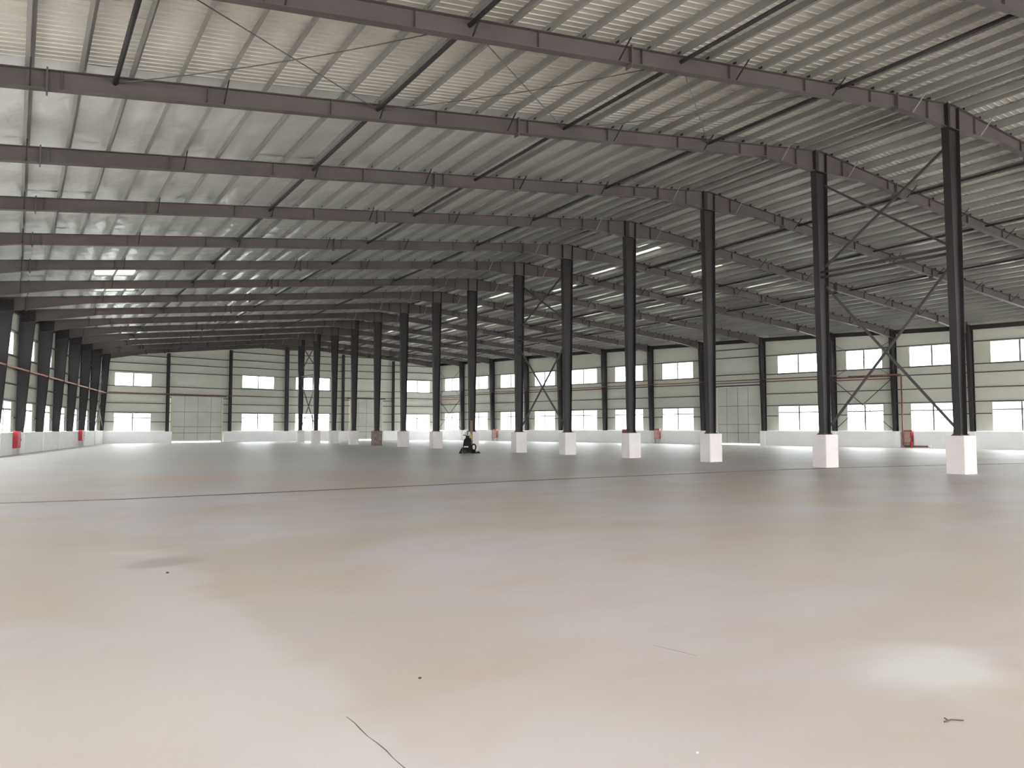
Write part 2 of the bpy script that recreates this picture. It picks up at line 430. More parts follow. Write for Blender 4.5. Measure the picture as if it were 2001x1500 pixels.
for side in (-1, 1):               # last strip of roof over the far gable wall
    a = R(LAST); b = Lw(LAST) if side < 0 else Wr(LAST)
    za, zb = zr(LAST) + PUR + 0.03, (zl(LAST) if side < 0 else zw(LAST)) + PUR + 0.03
    d = (b - a).normalized(); b = b + d * 0.5; zb -= 0.05; n = Vector((0, 1.0, 0)); m0 = a - d * 0.02
    MB().quadbox([(m0.x, m0.y - 0.02, za), (b.x, b.y - 0.02, zb), (b.x, b.y + 1.0, zb), (m0.x, m0.y + 1.0, za),
                  (m0.x, m0.y - 0.02, za + 0.06), (b.x, b.y - 0.02, zb + 0.06), (b.x, b.y + 1.0, zb + 0.06), (m0.x, m0.y + 1.0, za + 0.06)]).build('roof_sheet', 'foil', ceiling)

def wall_cross(side, X):           # fractional frame index at which the wall line reaches X
    if side < 0: return 7 + (X + 0.8024) / 1.1234
    for i in range(FIRST, LAST):
        a, b = Wr(i), Wr(i + 1)
        if b.x <= X <= a.x: return i + (a.x - X) / (a.x - b.x)
    return None
def zsec(p, w=0.085, h=PUR, t=0.008, s=1):
    x, y, z = p
    pr = [(-t / 2, 0), (w * s, 0), (w * s, t), (t / 2 * s + 0, t), (t / 2, h - t), (t / 2, h), (-w * s, h), (-w * s, h - t), (-t / 2, h - t)]
    return [(x + a, y, z + b) for a, b in pr]
for side in (-1, 1):
    xs = [0.05 + k for k in range(-14, 26)] + [25.85] if side < 0 else [26.7] + [27.05 + k for k in range(0, 40)]
    for X in xs:
        path = []
        ends = range(-2, LAST + 1)
        last = LAST
        if side < 0:
            c = wall_cross(-1, X - 0.1)
            last = LAST if X > Lw(LAST).x else c
        else:
            c = wall_cross(1, X + 0.1)
            last = LAST if X < Wr(LAST).x else c
        if last is None or last < -1.2: continue
        for i in ends:
            if i <= last: path.append(on_frame(i, side, X))
        if last < LAST:
            k, f = fr(last)
            if f > 0.05: path.append(on_frame(k, side, X).lerp(on_frame(k + 1, side, X), f))
        if len(path) < 2: continue
        m = MB(); m.rings([zsec(p, s=-1 if side < 0 else 1) for p in path])
        m.build('purlin', 'purlin', ceiling)

# round tie tubes between the frames
tube_rows = [(-1, 1.70, 0, 1, 'short dark tie tube under the roof beside the nearest bay, furthest left'),
             (-1, 8.0, -1, 13, 'long dark tie tube under the left roof slope, nearer the left wall'),
             (-1, 14.1, -1, 14, 'long dark tie tube under the left roof slope, midway up'),
             (-1, 20.3, -1, 14, 'long dark tie tube under the left roof slope, close to the ridge'),
             (1, 32.4, -1, 14, 'long dark tie tube under the right roof slope, close to the ridge'),
             (1, 38.4, 0, 14, 'long dark tie tube under the right roof slope, midway down'),
             (1, 44.4, 1, 14, 'long dark tie tube under the right roof slope, nearest the windows')]
for side, X, i0, i1, lab in tube_rows:
    m = MB(); m.tube([on_frame(i, side, X) - Vector((0, 0, 0.13)) for i in range(i0, i1 + 1)], 0.055, 8)
    o = m.build('tie_tube', 'steel_dark', None, smooth=True); tag(o, lab, 'tie tube', 'tie tubes under the roof')

# crossed rods in the nearest roof bay
for a, b, w in ((1.7, 8.0, 'furthest left'), (8.0, 14.1, 'in the middle'), (14.1, 20.3, 'next to the middle columns')):
    t = empty('roof_cross_brace', tuple(on_frame(0, -1, (a + b) / 2) - Vector((0, 0, 0.1))))
    tag(t, 'pair of thin crossed rods under the nearest left roof bay, ' + w, 'brace', 'crossed roof rods')
    for p, q, s in ((on_frame(0, -1, a), on_frame(1, -1, b), 0.0), (on_frame(1, -1, a), on_frame(0, -1, b), 0.14)):
        pts = []
        for k in range(9):
            f = k / 8; v = p.lerp(q, f); v.z -= 0.12 + s * 4 * f * (1 - f); pts.append(v)
        MB().tube(pts, 0.014, 5).build('rod', 'rod', t)

# ------------------------------------------------------------------ rafters
def make_rafter(i, side, label):
    a = R(i); b = Lw(i) if side < 0 else Wr(i)
    A = Vector((a.x, a.y, zr(i))); B = Vector((b.x, b.y, zl(i) if side < 0 else zw(i)))
    if side < 0: B = B + (B - A).normalized() * 0.15
    ln = (B - A).length; d = (B - A).normalized(); hd = Vector((d.x, d.y, 0)).normalized(); n = Vector((-hd.y, hd.x, 0))
    def P(s): return A + d * s
    h1 = 3.1; h2 = 4.2
    def dep(s):
        if s < h1: return 0.86 - 0.43 * s / h1
        if s > ln - h2: return 0.43 + (0.74 if side < 0 else 0.50) * 0.5 * ((s - (ln - h2)) / h2)
        return 0.43
    st = [0, h1, ln - h2, ln]
    t = empty('rafter', tuple(P(ln / 2) - Vector((0, 0, dep(ln / 2)))))
    tag(t, label, 'rafter', 'left roof rafters' if side < 0 else 'right roof rafters')
    fw = 0.11; ft = 0.016; wt = 0.006
    web = MB(); web.rings([[P(s) + n * wt - Vector((0, 0, ft)), P(s) - n * wt - Vector((0, 0, ft)), P(s) - n * wt - Vector((0, 0, dep(s) - ft)), P(s) + n * wt - Vector((0, 0, dep(s) - ft))] for s in st])
    web.build('web', 'steel', t)
    tf = MB(); tf.rings([[P(s) + n * fw, P(s) - n * fw, P(s) - n * fw - Vector((0, 0, ft)), P(s) + n * fw - Vector((0, 0, ft))] for s in (0, ln)])
    tf.build('top_flange', 'steel', t)
    bf = MB(); bf.rings([[P(s) + n * fw - Vector((0, 0, dep(s) - ft)), P(s) - n * fw - Vector((0, 0, dep(s) - ft)), P(s) - n * fw - Vector((0, 0, dep(s))), P(s) + n * fw - Vector((0, 0, dep(s)))] for s in st])
    bf.build('bottom_flange', 'steel', t)
    # bolted splice plates
    if side < 0: sp = [abs(RX - 0.2) / abs(hd.x) if i < 9 else ln - h2, abs(RX - 12.3), h1]
    else: sp = [h1 + 1.9, ln * 0.52, ln - h2]
    for s in sp:
        if s > ln - 0.5: continue
        c = P(s); dz = dep(s)
        m = MB()
        m.bar(c + Vector((0, 0, 0.03)), c - Vector((0, 0, dz + 0.07)), 0.05, 0.26, up=tuple(n))
        # plate thickness along the rafter, width across it
        m = MB(); h = hd * 0.018; w = n * 0.13
        zt = Vector((0, 0, 0.04)); zb = Vector((0, 0, -dz - 0.08))
        m.quadbox([c - h - w + zb, c + h - w + zb, c + h + w + zb, c - h + w + zb, c - h - w + zt, c + h - w + zt, c + h + w + zt, c - h + w + zt])
        o = m.build('splice_plate', 'steel', t)
    # web stiffeners
    for s in [k * 3.05 + 1.4 for k in range(int((ln - 2) / 3.05))]:
        c = P(s); dz = dep(s); m = MB(); h = hd * 0.005; w = n * 0.085
        zt = Vector((0, 0, -ft)); zb = Vector((0, 0, -dz + ft))
        m.quadbox([c - h - w + zb, c + h - w + zb, c + h + w + zb, c - h + w + zb, c - h - w + zt, c + h - w + zt, c + h + w + zt, c - h + w + zt])
        m.build('stiffener', 'steel', t)
    # flange braces up to every third purlin, on the side towards the front
    X = (RX - 2.2) if side < 0 else RX + 1.8
    while (X > b.x + 1.0 if side < 0 else X < b.x - 1.0):
        s = abs(X - RX) / abs(hd.x) / (1 if True else 1); s = s * (1.0)
        c = on_frame(i, side, X); dz = dep((c - A).length)
        m = MB(); m.bar(c - Vector((0, 0, dz - 0.02)) - n * 0.0, Vector((X, c.y - 0.52, c.z + 0.05)), 0.03, 0.03)
        m.build('flange_brace', 'purlin' if abs(X - RX) < 2.5 else 'steel_dark', t)
        X += -4.0 if side < 0 else 4.0
    # small cleats holding the purlins
    X = math.ceil(min(b.x, RX) + 0.6) + 0.05
    cm_ = MB()
    while X < max(b.x, RX) - 0.3:
        c = on_frame(i, side, X)
        cm_.box(c.x - 0.006, c.x + 0.006, c.y - 0.07, c.y + 0.07, c.z, c.z + 0.13)
        X += 1.0
    o = cm_.build('purlin_cleats', 'steel_dark', t); o['kind'] = 'stuff'
    return t
def frame_word(i):
    if i == -1: return 'nearest of all, overhead'
    return ORD[i + 2] + ' from the camera'
for i in range(-1, LAST + 1):
    make_rafter(i, -1, 'grey-brown steel rafter across the left roof slope, ' + frame_word(i))
    make_rafter(i, 1, 'grey-brown steel rafter across the right roof slope, ' + frame_word(i))

# ------------------------------------------------------------------ columns
def ridge_column(i):
    b = R(i); z0 = 1.262; z1 = zr(i) - 0.02
    t = empty('steel_column', (b.x, b.y, 0))
    hd = Vector((1, 0, 0)); n = Vector((0, 1, 0)); ft = 0.014
    def hw(z): return 0.20 + 0.16 * (z - z0) / (z1 - z0)
    fw = 0.125
    for s in (-1, 1):
        m = MB()
        m.rings([[(b.x + s * hw(z), b.y - fw, z), (b.x + s * hw(z), b.y + fw, z), (b.x + s * (hw(z) - ft), b.y + fw, z), (b.x + s * (hw(z) - ft), b.y - fw, z)] for z in (z0, z1)])
        m.build('flange', 'steel_dark', t)
    m = MB(); m.rings([[(b.x - hw(z) + ft, b.y - 0.006, z), (b.x + hw(z) - ft, b.y - 0.006, z), (b.x + hw(z) - ft, b.y + 0.006, z), (b.x - hw(z) + ft, b.y + 0.006, z)] for z in (z0, z1)])
    m.build('web', 'steel_dark', t)
    m = MB(); m.box(b.x - 0.27, b.x + 0.27, b.y - 0.17, b.y + 0.17, z0 - 0.016, z0 + 0.008)
    for sx in (-0.23, 0.23):
        for sy in (-0.13, 0.13): m.box(b.x + sx - 0.015, b.x + sx + 0.015, b.y + sy - 0.015, b.y + sy + 0.015, z0 + 0.008, z0 + 0.05)
    m.build('base_plate', 'bolt', t)
    # joint plate under the rafter and stiffeners in the knee
    zk = z1 - 0.84
    m = MB(); m.box(b.x - hw(zk) - 0.02, b.x + hw(zk) + 0.02, b.y - 0.135, b.y + 0.135, zk - 0.012, zk + 0.012)
    m.build('joint_plate', 'steel_dark', t)
    # pedestal, slightly uneven with softened edges
    bm = bmesh.new()
    wx, wy, h = 0.39, 0.30, z0 - 0.016
    bmesh.ops.create_cube(bm, size=1)
    for v in bm.verts: v.co = Vector((b.x + v.co.x * 2 * wx, b.y + v.co.y * 2 * wy, (v.co.z + 0.5) * h))
    bmesh.ops.bevel(bm, geom=[e for e in bm.edges if max(v.co.z for v in e.verts) > 0.1], offset=0.015, segments=2, affect='EDGES')
    me = bpy.data.meshes.new('pedestal'); bm.to_mesh(me); bm.free()
    me.materials.append(M['brown' if i == 9 else 'pedestal'])
    o = bpy.data.objects.new('pedestal', me); C.objects.link(o); o.parent = t; o.location = -Vector(t.location)
    if i == 9: o['label'] = 'bare brown unpainted pedestal'
    return t
for i in range(0, 14):
    t = ridge_column(i)
    if i == 0: lab = 'dark steel column on a white pedestal, nearest and largest of the free-standing middle row'
    elif i == 9: lab = 'dark steel column of the middle row standing on a bare brown pedestal'
    elif i == 13: lab = 'dark steel column on a white pedestal, farthest of the free-standing middle row'
    else: lab = 'dark steel column on a white pedestal, ' + ORD[i + 1] + ' from the camera in the middle row'
    tag(t, lab, 'column', 'columns of the middle row')

def wall_column(i, side):
    b = Lw(i) if side < 0 else Wr(i); a = R(i)
    hd = Vector((b.x - a.x, b.y - a.y, 0)).normalized(); n = Vector((-hd.y, hd.x, 0))
    z0 = 1.25; zt = (zl(i) if side < 0 else zw(i)) - 0.02
    t = empty('wall_column', (b.x, b.y, z0))
    out = 0.24; in0 = -0.17; in1 = -0.58 if side < 0 else -0.40
    zk = zt - (0.75 if side < 0 else 0.5)
    fw = 0.12; ft = 0.014
    def q(u, v, z): return Vector((b.x, b.y, z)) + hd * u + n * v
    m = MB(); m.rings([[q(u, -fw, z), q(u, fw, z), q(u + ft, fw, z), q(u + ft, -fw, z)] for u, z in ((in0, z0), (in1, zk))]); m.build('inner_flange', 'steel_dark', t)
    m = MB(); m.rings([[q(out - ft, -fw, z), q(out - ft, fw, z), q(out, fw, z), q(out, -fw, z)] for z in (z0, zt)]); m.build('outer_flange', 'steel_dark', t)
    m = MB(); m.rings([[q(in0 if z == z0 else in1, -0.006, z) + hd * ft, q(in0 if z == z0 else in1, 0.006, z) + hd * ft, q(out - ft, 0.006, z), q(out - ft, -0.006, z)] for z in (z0, zk)])
    m.rings([[q(in1, -0.006, z) + hd * ft, q(in1, 0.006, z) + hd * ft, q(out - ft, 0.006, z), q(out - ft, -0.006, z)] for z in (zk, zt - 0.05)]); m.build('web', 'steel_dark', t)
    m = MB(); m.rings([[q(in1 - 0.03, -fw, z), q(in1 - 0.03, fw, z), q(in1 - 0.005, fw, z), q(in1 - 0.005, -fw, z)] for z in (zk - 0.08, zt)]); m.build('end_plate', 'steel_dark', t)
    m = MB(); m.rings([[q(in0 - 0.05, -0.15, z), q(in0 - 0.05, 0.15, z), q(out + 0.01, 0.15, z), q(out + 0.01, -0.15, z)] for z in (z0 - 0.02, z0 + 0.005)]); m.build('base_plate', 'bolt', t)
    return t
for i in range(7, 15):
    k = 14 - i
    lab = ('tapered dark steel column in the far left corner of the hall' if k == 0 else
           'tapered dark steel column on the left wall cut by the photo edge' if i == 7 else
           'tapered dark steel column on the left wall, ' + ORD[k + 1] + ' counting from the far corner')
    tag(wall_column(i, -1), lab, 'column', 'columns along the left wall')
for i in range(3, 15):
    k = i - 2
    lab = ('tapered dark steel column in the far right corner of the hall' if i == 14 else
           'tapered dark steel column on the right wall, ' + ORD[k] + ' counting from the right edge')
    tag(wall_column(i, 1), lab, 'column', 'columns along the right wall')

# ------------------------------------------------------------------ walls
win_no = [0]; door_no = [0]
class Wall:
    """vertical wall plane from a to b, offset outward by off; s runs 0..len along it"""
    def __init__(self, a, b, out):
        self.a = Vector((a.x, a.y, 0)); self.b = Vector((b.x, b.y, 0)); self.d = (self.b - self.a); self.len = self.d.length; self.d.normalize()
        self.n = Vector(out).normalized(); self.n = (self.n - self.d * self.n.dot(self.d)).normalized()
    def p(self, s, u, z): return self.a + self.d * s + self.n * u + Vector((0, 0, z))
    def slab(self, m, s0, s1, u0, u1, z0, z1, z0b=None, z1b=None):
        z0b = z0 if z0b is None else z0b; z1b = z1 if z1b is None else z1b
        m.quadbox([self.p(s0, u0, z0), self.p(s1, u0, z0b), self.p(s1, u1, z0b), self.p(s0, u1, z0), self.p(s0, u0, z1), self.p(s1, u0, z1b), self.p(s1, u1, z1b), self.p(s0, u1, z1)])

def clad_bay(w, parent, opens, z0, ztop, u0, u1):
    """cladding of one bay with holes; ztop(s) follows the roof"""
    cuts = sorted({0.0, w.len} | {v for o in opens for v in o[:2]})
    m = MB()
    for s0, s1 in zip(cuts, cuts[1:]):
        mid = (s0 + s1) / 2; z = z0
        for o in sorted([o for o in opens if o[0] - 1e-6 <= mid <= o[1] + 1e-6], key=lambda o: o[2]):
            if o[2] > z + 0.01: w.slab(m, s0, s1, u0, u1, z, o[2])
            z = o[3]
        w.slab(m, s0, s1, u0, u1, z, ztop(s0), None, ztop(s1))
    m.build('cladding_panel', 'clad', parent)

def window(w, s0, s1, z0, z1, u, panes, transom):
    win_no[0] += 1
    t = empty('window_%d' % win_no[0], tuple(w.p((s0 + s1) / 2, u, z0)), 'structure')
    f = 0.035; m = MB()
    w.slab(m, s0, s0 + f, u - 0.03, u + 0.05, z0, z1); w.slab(m, s1 - f, s1, u - 0.03, u + 0.05, z0, z1)
    w.slab(m, s0 + f, s1 - f, u - 0.03, u + 0.05, z0, z0 + f); w.slab(m, s0 + f, s1 - f, u - 0.03, u + 0.05, z1 - f, z1)
    m.build('window_frame', 'frame', t)
    cs = [s0 + f + (s1 - s0 - 2 * f) * k / panes for k in range(panes + 1)]
    for c in cs[1:-1]:
        m = MB(); w.slab(m, c - 0.06, c + 0.06, u - 0.02, u + 0.03, z0 + f, z1 - f); m.build('mullion', 'mullion', t)
    zs = [z0 + f, z1 - f]
    if transom:
        zt = z0 + (z1 - z0) * transom; zs = [z0 + f, zt, z1 - f]
        m = MB(); w.slab(m, s0 + f, s1 - f, u - 0.02, u + 0.03, zt - 0.05, zt + 0.05); m.build('transom', 'mullion', t)
    for c0, c1 in zip(cs, cs[1:]):
        for q0, q1 in zip(zs, zs[1:]):
            m = MB(); w.slab(m, c0, c1, u + 0.005, u + 0.011, q0, q1); m.build('pane', 'glass', t)

def door(w, s0, s1, z0, z1, u, cols, rows, skip=()):
    door_no[0] += 1
    t = empty('door_%d' % door_no[0], tuple(w.p((s0 + s1) / 2, u, 0)), 'structure')
    m = MB()
    for a, b in zip(cols, cols[1:]):
        for c, d in zip(rows, rows[1:]):
            w_ = MB(); gp = 0.018
            w.slab(w_, s0 + (s1 - s0) * a + gp, s0 + (s1 - s0) * b - gp, u, u + 0.05, z0 + (z1 - z0) * c + gp, z0 + (z1 - z0) * d - gp)
            w_.build('door_panel', 'door', t)
    w.slab(m, s0, s1, u + 0.04, u + 0.07, z0, z1); m.build('door_backing', 'girt', t)
    m = MB(); w.slab(m, s0 - 0.15, s0, u - 0.05, u + 0.1, 0, z1); w.slab(m, s1, s1 + 0.15, u - 0.05, u + 0.1, 0, z1); m.build('door_jamb', 'door_jamb', t)
    m = MB(); w.slab(m, s0 - 0.5, s1 + 0.5, u - 0.12, u + 0.02, z1, z1 + 0.16); m.build('door_track', 'girt', t)

def girts(w, parent, full, part, opens, u0, u1, ends=(0.0, None)):
    e1 = w.len if ends[1] is None else ends[1]
    def put(s0, s1, z):
        m = MB(); w.slab(m, s0, s1, u0, u1, z - 0.035, z + 0.035); m.build('girt', 'girt', parent)
    for z in full: put(ends[0], e1, z)
    for z in part:
        hit = sorted([o for o in opens if o[2] < z < o[3]])
        s = ends[0]
        for o in hit:
            if o[0] > s + 0.05: put(s, o[0], z)
            s = o[1]
        if e1 > s + 0.05: put(s, e1, z)

def dwarf(w, parent, s0, s1, h, pil=()):
    m = MB(); w.slab(m, s0, s1, -0.22, 0.27, 0, h); m.build('base_wall', 'plaster', parent)
    for c in pil:
        m = MB(); w.slab(m, c - 0.2, c + 0.2, -0.30, -0.215, 0, h + 0.0); m.build('pilaster', 'plaster', parent)

CL0, CL1 = 0.30, 0.36
LIGHT_GATE_H = 7.2
LIGHT_GATES = ((0.06, 0.46), (0.54, 0.94))
wl = empty('wall_left', (0, 0, 0), 'structure'); wr = empty('wall_right', (0, 0, 0), 'structure'); wf = empty('wall_back', (0, 0, 0), 'structure')
for side, par in ((-1, wl), (1, wr)):
    for i in range(FIRST, LAST):
        a, b = (Lw(i), Lw(i + 1)) if side < 0 else (Wr(i), Wr(i + 1))
        w = Wall(a, b, (-1, 0, 0) if side < 0 else (1, 0, 0))
        zt = zl if side < 0 else zw
        hh = 1.25
        if side < 0: lz, uz = (1.26, 3.04), (5.74, 7.06)
        else: lz, uz = (1.29, 3.38), (6.22, 7.76)
        f0, f1 = (0.20, 0.80)
        opens = [(w.len * f0, w.len * f1, *lz), (w.len * f0, w.len * f1, *uz)]
        isdoor = (side > 0 and i == 6)
        if isdoor: opens = [(w.len * 0.06, w.len * 0.76, 0.0, 5.25)]
        top = lambda s, i=i, w=w, zt=zt: zt(i) + (zt(i + 1) - zt(i)) * s / w.len + 0.30
        clad_bay(w, par, opens, 0.0 if isdoor else hh, top, CL0, CL1)
        if isdoor:
            dwarf(w, par, 0, w.len * 0.05, hh); dwarf(w, par, w.len * 0.79, w.len, hh, (w.len,))
            door(w, w.len * 0.075, w.len * 0.745, 0.12, 5.2, 0.14, (0, 0.27, 0.52, 0.79, 1), (0, 0.19, 0.335, 0.66, 1))
            girts(w, par, [5.55, 6.3, 7.85, 8.6], [], opens, 0.10, 0.30)
        else:
            if side > 0 and i == 3:
                dwarf(w, par, 0, w.len * 0.74, hh, ()); dwarf(w, par, w.len * 0.92, w.len, hh, (w.len,))
                m = MB(); w.slab(m, w.len * 0.74, w.len * 0.92, 0.2, 0.27, 0, hh); m.build('base_wall', 'plaster', par)
            else:
                dwarf(w, par, 0, w.len, hh, (w.len,))
            if i >= (3 if side < 0 else 0):
                for n_, o in enumerate(opens):
                    window(w, o[0], o[1], o[2], o[3], 0.30, 2, 0.74 if n_ == 0 else None)
                if side < 0: girts(w, par, [3.09, 4.05, 4.98, 5.69, 7.11], [2.1], opens, 0.14, 0.30)
                else: girts(w, par, [3.44, 4.47, 5.55, 6.17, 7.82], [2.55], opens, 0.14, 0.30)
        # eave beam under the roof edge
        m = MB()
        za, zb = zt(i), zt(i + 1)
        w.slab(m, 0, w.len, 0.05, 0.28, za - 0.34, za - 0.02, zb - 0.34, zb - 0.02); m.build('eave_beam', 'steel_dark', par)

# unseen front gable: set back, its gateways sized for the light they let in
wfr = empty('wall_front', (0, 0, 0), 'structure')
for a, b, za, zb in ((Lw(FIRST), R(FIRST), zl(FIRST), zr(FIRST)), (R(FIRST), Wr(FIRST), zr(FIRST), zw(FIRST))):
    w = Wall(a, b, (0, -1, 0))
    opens = [(w.len * p, w.len * q_, 0.0, LIGHT_GATE_H) for p, q_ in LIGHT_GATES]
    clad_bay(w, wfr, opens, 0.0, lambda s, za=za, zb=zb, w=w: za + (zb - za) * s / w.len + 0.1, 0.0, 0.06)
# back gable
gcols = [13.14, 19.65, None, 32.96, 39.38]
pts = [Lw(14)]
PL, PR, PW = Lw(14), R(14), Wr(14)
def gx(X): 
    if X <= RX: t = (X - PL.x) / (PR.x - PL.x); return PL.lerp(PR, t)
    t = (X - PR.x) / (PW.x - PR.x); return PR.lerp(PW, t)
gp = [PL, gx(13.14), gx(19.65), PR, gx(32.96), gx(39.38), PW]
def groof(P):
    if P.x <= RX: t = (P.x - PL.x) / (PR.x - PL.x); return zl(14) + (zr(14) - zl(14)) * t
    t = (P.x - PR.x) / (PW.x - PR.x); return zr(14) + (zw(14) - zr(14)) * t
gw = {0: [(8.24, 11.66, 1.20, 2.97), (8.24, 11.66, 5.68, 6.97)], 2: [(21.1, 24.83, 1.20, 3.08), (21.1, 24.83, 5.93, 7.31)],
      3: [(27.35, 31.4, 1.20, 3.17), (27.35, 31.4, 5.96, 7.40)], 5: [(41.0, 44.5, 1.22, 3.23), (41.0, 44.5, 6.0, 7.47)]}
gd = {1: (13.70, 18.78, 4.82), 4: (34.0, 37.9, 5.0)}
for k in range(6):
    a, b = gp[k], gp[k + 1]
    w = Wall(a, b, (0, 1, 0))
    sx = lambda X, a=a, b=b, w=w: (X - a.x) / (b.x - a.x) * w.len
    opens = [(sx(o[0]), sx(o[1]), o[2], o[3]) for o in gw.get(k, [])]
    g_ = 1.0 + 0.06 * (k / 5)
    hh = 1.15
    if k in gd:
        X0, X1, H = gd[k]; opens = [(sx(X0) - 0.12, sx(X1) + 0.12, 0.0, H + 0.03)]
    top = lambda s, a=a, b=b, w=w: groof(a.lerp(b, s / w.len)) + 0.30
    clad_bay(w, wf, opens, 0.0 if k in gd else hh, top, CL0, CL1)
    full = [z * g_ for z in (3.98, 4.91, 5.67, 7.14, 7.98, 8.76, 9.6, 10.4)]
    zmin = min(top(0), top(w.len)) - 0.4
    full = [z for z in full if z < zmin]
    if k in gd:
        X0, X1, H = gd[k]
        s0, s1 = sx(X0), sx(X1)
        dwarf(w, wf, 0, s0 - 0.15, hh); dwarf(w, wf, s1 + 0.15, w.len, hh)
        door(w, s0, s1, 0.13, H, 0.16, (0, 0.24, 0.51, 0.78, 1), (0, 0.185, 0.32, 0.65, 1))
        girts(w, wf, [z for z in full if z > H + 0.05], [z * g_ for z in (2.12, 3.05, 3.98, 4.6)], opens, 0.12, 0.30)
    else:
        dwarf(w, wf, 0, w.len, hh, ())
        for n_, o in enumerate(opens): window(w, o[0], o[1], o[2], o[3], 0.30, 2, 0.74 if n_ == 0 else None)
        girts(w, wf, full + [3.05 * g_ + (0.03)], [2.12 * g_], opens, 0.12, 0.30)
for P_, sg, zc in ((PL, -1, zl(LAST)), (PW, 1, zw(LAST))):
    x0, x1 = sorted((P_.x + sg * 0.12, P_.x + sg * 0.62))
    MB().box(x0, x1, P_.y - 0.1, P_.y + 0.6, 0, zc + 0.26).build('corner_trim', 'clad', wf)
names = ['dark steel gable column at the far wall, just left of the wide panelled door',
         'dark steel gable column at the far wall, just right of the wide panelled door',
         'dark steel gable column at the far wall, under the roof ridge',
         'dark steel gable column at the far wall, glimpsed between the middle-row columns',
         'dark steel gable column at the far wall, last before the far right corner']
for k in range(1, 6):
    P = gp[k]; z1 = groof(P) - 0.5; z0 = 1.16
    t = empty('gable_column', (P.x, P.y, z0)); d = (gp[k + 1] - gp[k]).normalized(); n = Vector((-d.y, d.x, 0))
    def q(u, v, z): return Vector((P.x, P.y, z)) + d * u + n * v
    hw_ = 0.13 if k != 3 else 0.2
    for v0, v1, nm in ((-0.16, -0.146, 'flange'), (0.086, 0.10, 'flange')):
        m = MB(); m.rings([[q(-hw_, v0, z), q(hw_, v0, z), q(hw_, v1, z), q(-hw_, v1, z)] for z in (z0, z1)]); m.build(nm, 'steel_dark', t)
    m = MB(); m.rings([[q(-0.006, -0.146, z), q(0.006, -0.146, z), q(0.006, 0.086, z), q(-0.006, 0.086, z)] for z in (z0, z1)]); m.build('web', 'steel_dark', t)
    m = MB(); m.rings([[q(-hw_ - 0.04, -0.2, z), q(hw_ + 0.04, -0.2, z), q(hw_ + 0.04, 0.14, z), q(-hw_ - 0.04, 0.14, z)] for z in (z0 - 0.01, z0 + 0.012)]); m.build('base_plate', 'bolt', t)
    tag(t, names[k - 1], 'column', 'columns of the far gable wall')

# ------------------------------------------------------------------ bracing between columns
def brace_pair(t, P, Q, za, zb, z2a, z2b, w=0.075):
    """two crossing bars: P at za -> Q at zb, and P at z2a -> Q at z2b"""
    MB().bar((P.x, P.y - 0.02, za), (Q.x, Q.y, zb), w, w).build('diagonal', 'brace', t)
    MB().bar((P.x + 0.09, P.y, z2a), (Q.x + 0.09, Q.y, z2b), w, w).build('diagonal', 'brace', t)
for i, lab in ((0, 'nearest pair of middle-row columns'), (4, 'fifth and sixth middle-row columns'), (12, 'far middle-row columns')):
    P, Q = R(i) + Vector((0, 0.2, 0)), R(i + 1) - Vector((0, 0.2, 0))
    t = empty('cross_brace', (RX, (P.y + Q.y) / 2, 1.5))
    tag(t, 'two tiers of black crossed steel bars between the ' + lab, 'brace', 'crossed braces in the middle row')
    brace_pair(t, P, Q, 11.0 if i == 0 else 10.4, 7.75, 7.65, 10.95 if i == 0 else 10.35)
    brace_pair(t, P, Q, 1.55, 6.95 if i == 0 else 6.3, 6.95 if i == 0 else 6.4, 1.6)
    zs_ = 7.45 if i == 0 else 7.0
    for dz in (-0.09, 0.11):
        MB().tube([(RX, R(i).y, zs_ + dz), (RX, R(i + 1).y, zs_ + dz)], 0.05, 8).build('strut', 'brace', t)
def wall_brace(a, b, inn, zt, lab, zm):
    d = (b - a).normalized(); n = Vector((-d.y, d.x, 0))
    if n.dot(inn) < 0: n = -n
    P = a + n * 0.12 + d * 0.15; Q = b + n * 0.12 - d * 0.15
    t = empty('wall_brace', tuple((P + Q) / 2 + Vector((0, 0, 1.4))))
    tag(t, lab, 'brace', 'crossed braces along the walls')
    for z0, z1, w in ((1.4, zm - 0.15, 0.05), (zm + 0.15, zt, 0.03)):
        MB().bar((P.x, P.y, z0), (Q.x, Q.y, z1), w, w).build('diagonal', 'brace', t)
        MB().bar((P.x + n.x * 0.06, P.y + n.y * 0.06, z1), (Q.x + n.x * 0.06, Q.y + n.y * 0.06, z0), w, w).build('diagonal', 'brace', t)
    for dz in (-0.1, 0.12): MB().tube([P + Vector((0, 0, zm + dz)) - d * 0.1, Q + Vector((0, 0, zm + dz)) + d * 0.1], 0.045, 8).build('strut', 'rust', t)
wall_brace(Wr(4), Wr(5), Vector((-1, 0, 0)), 8.3, 'crossed bars on the right wall in the bay behind the nearest pair of columns', 5.45)
wall_brace(Wr(13), Wr(14), Vector((-1, 0, 0)), 8.8, 'crossed bars on the right wall in the last bay before the far corner', 5.2)
wall_brace(Lw(13), Lw(14), Vector((1, 0, 0)), 7.8, 'crossed bars on the left wall in the last bay before the far corner', 4.9)

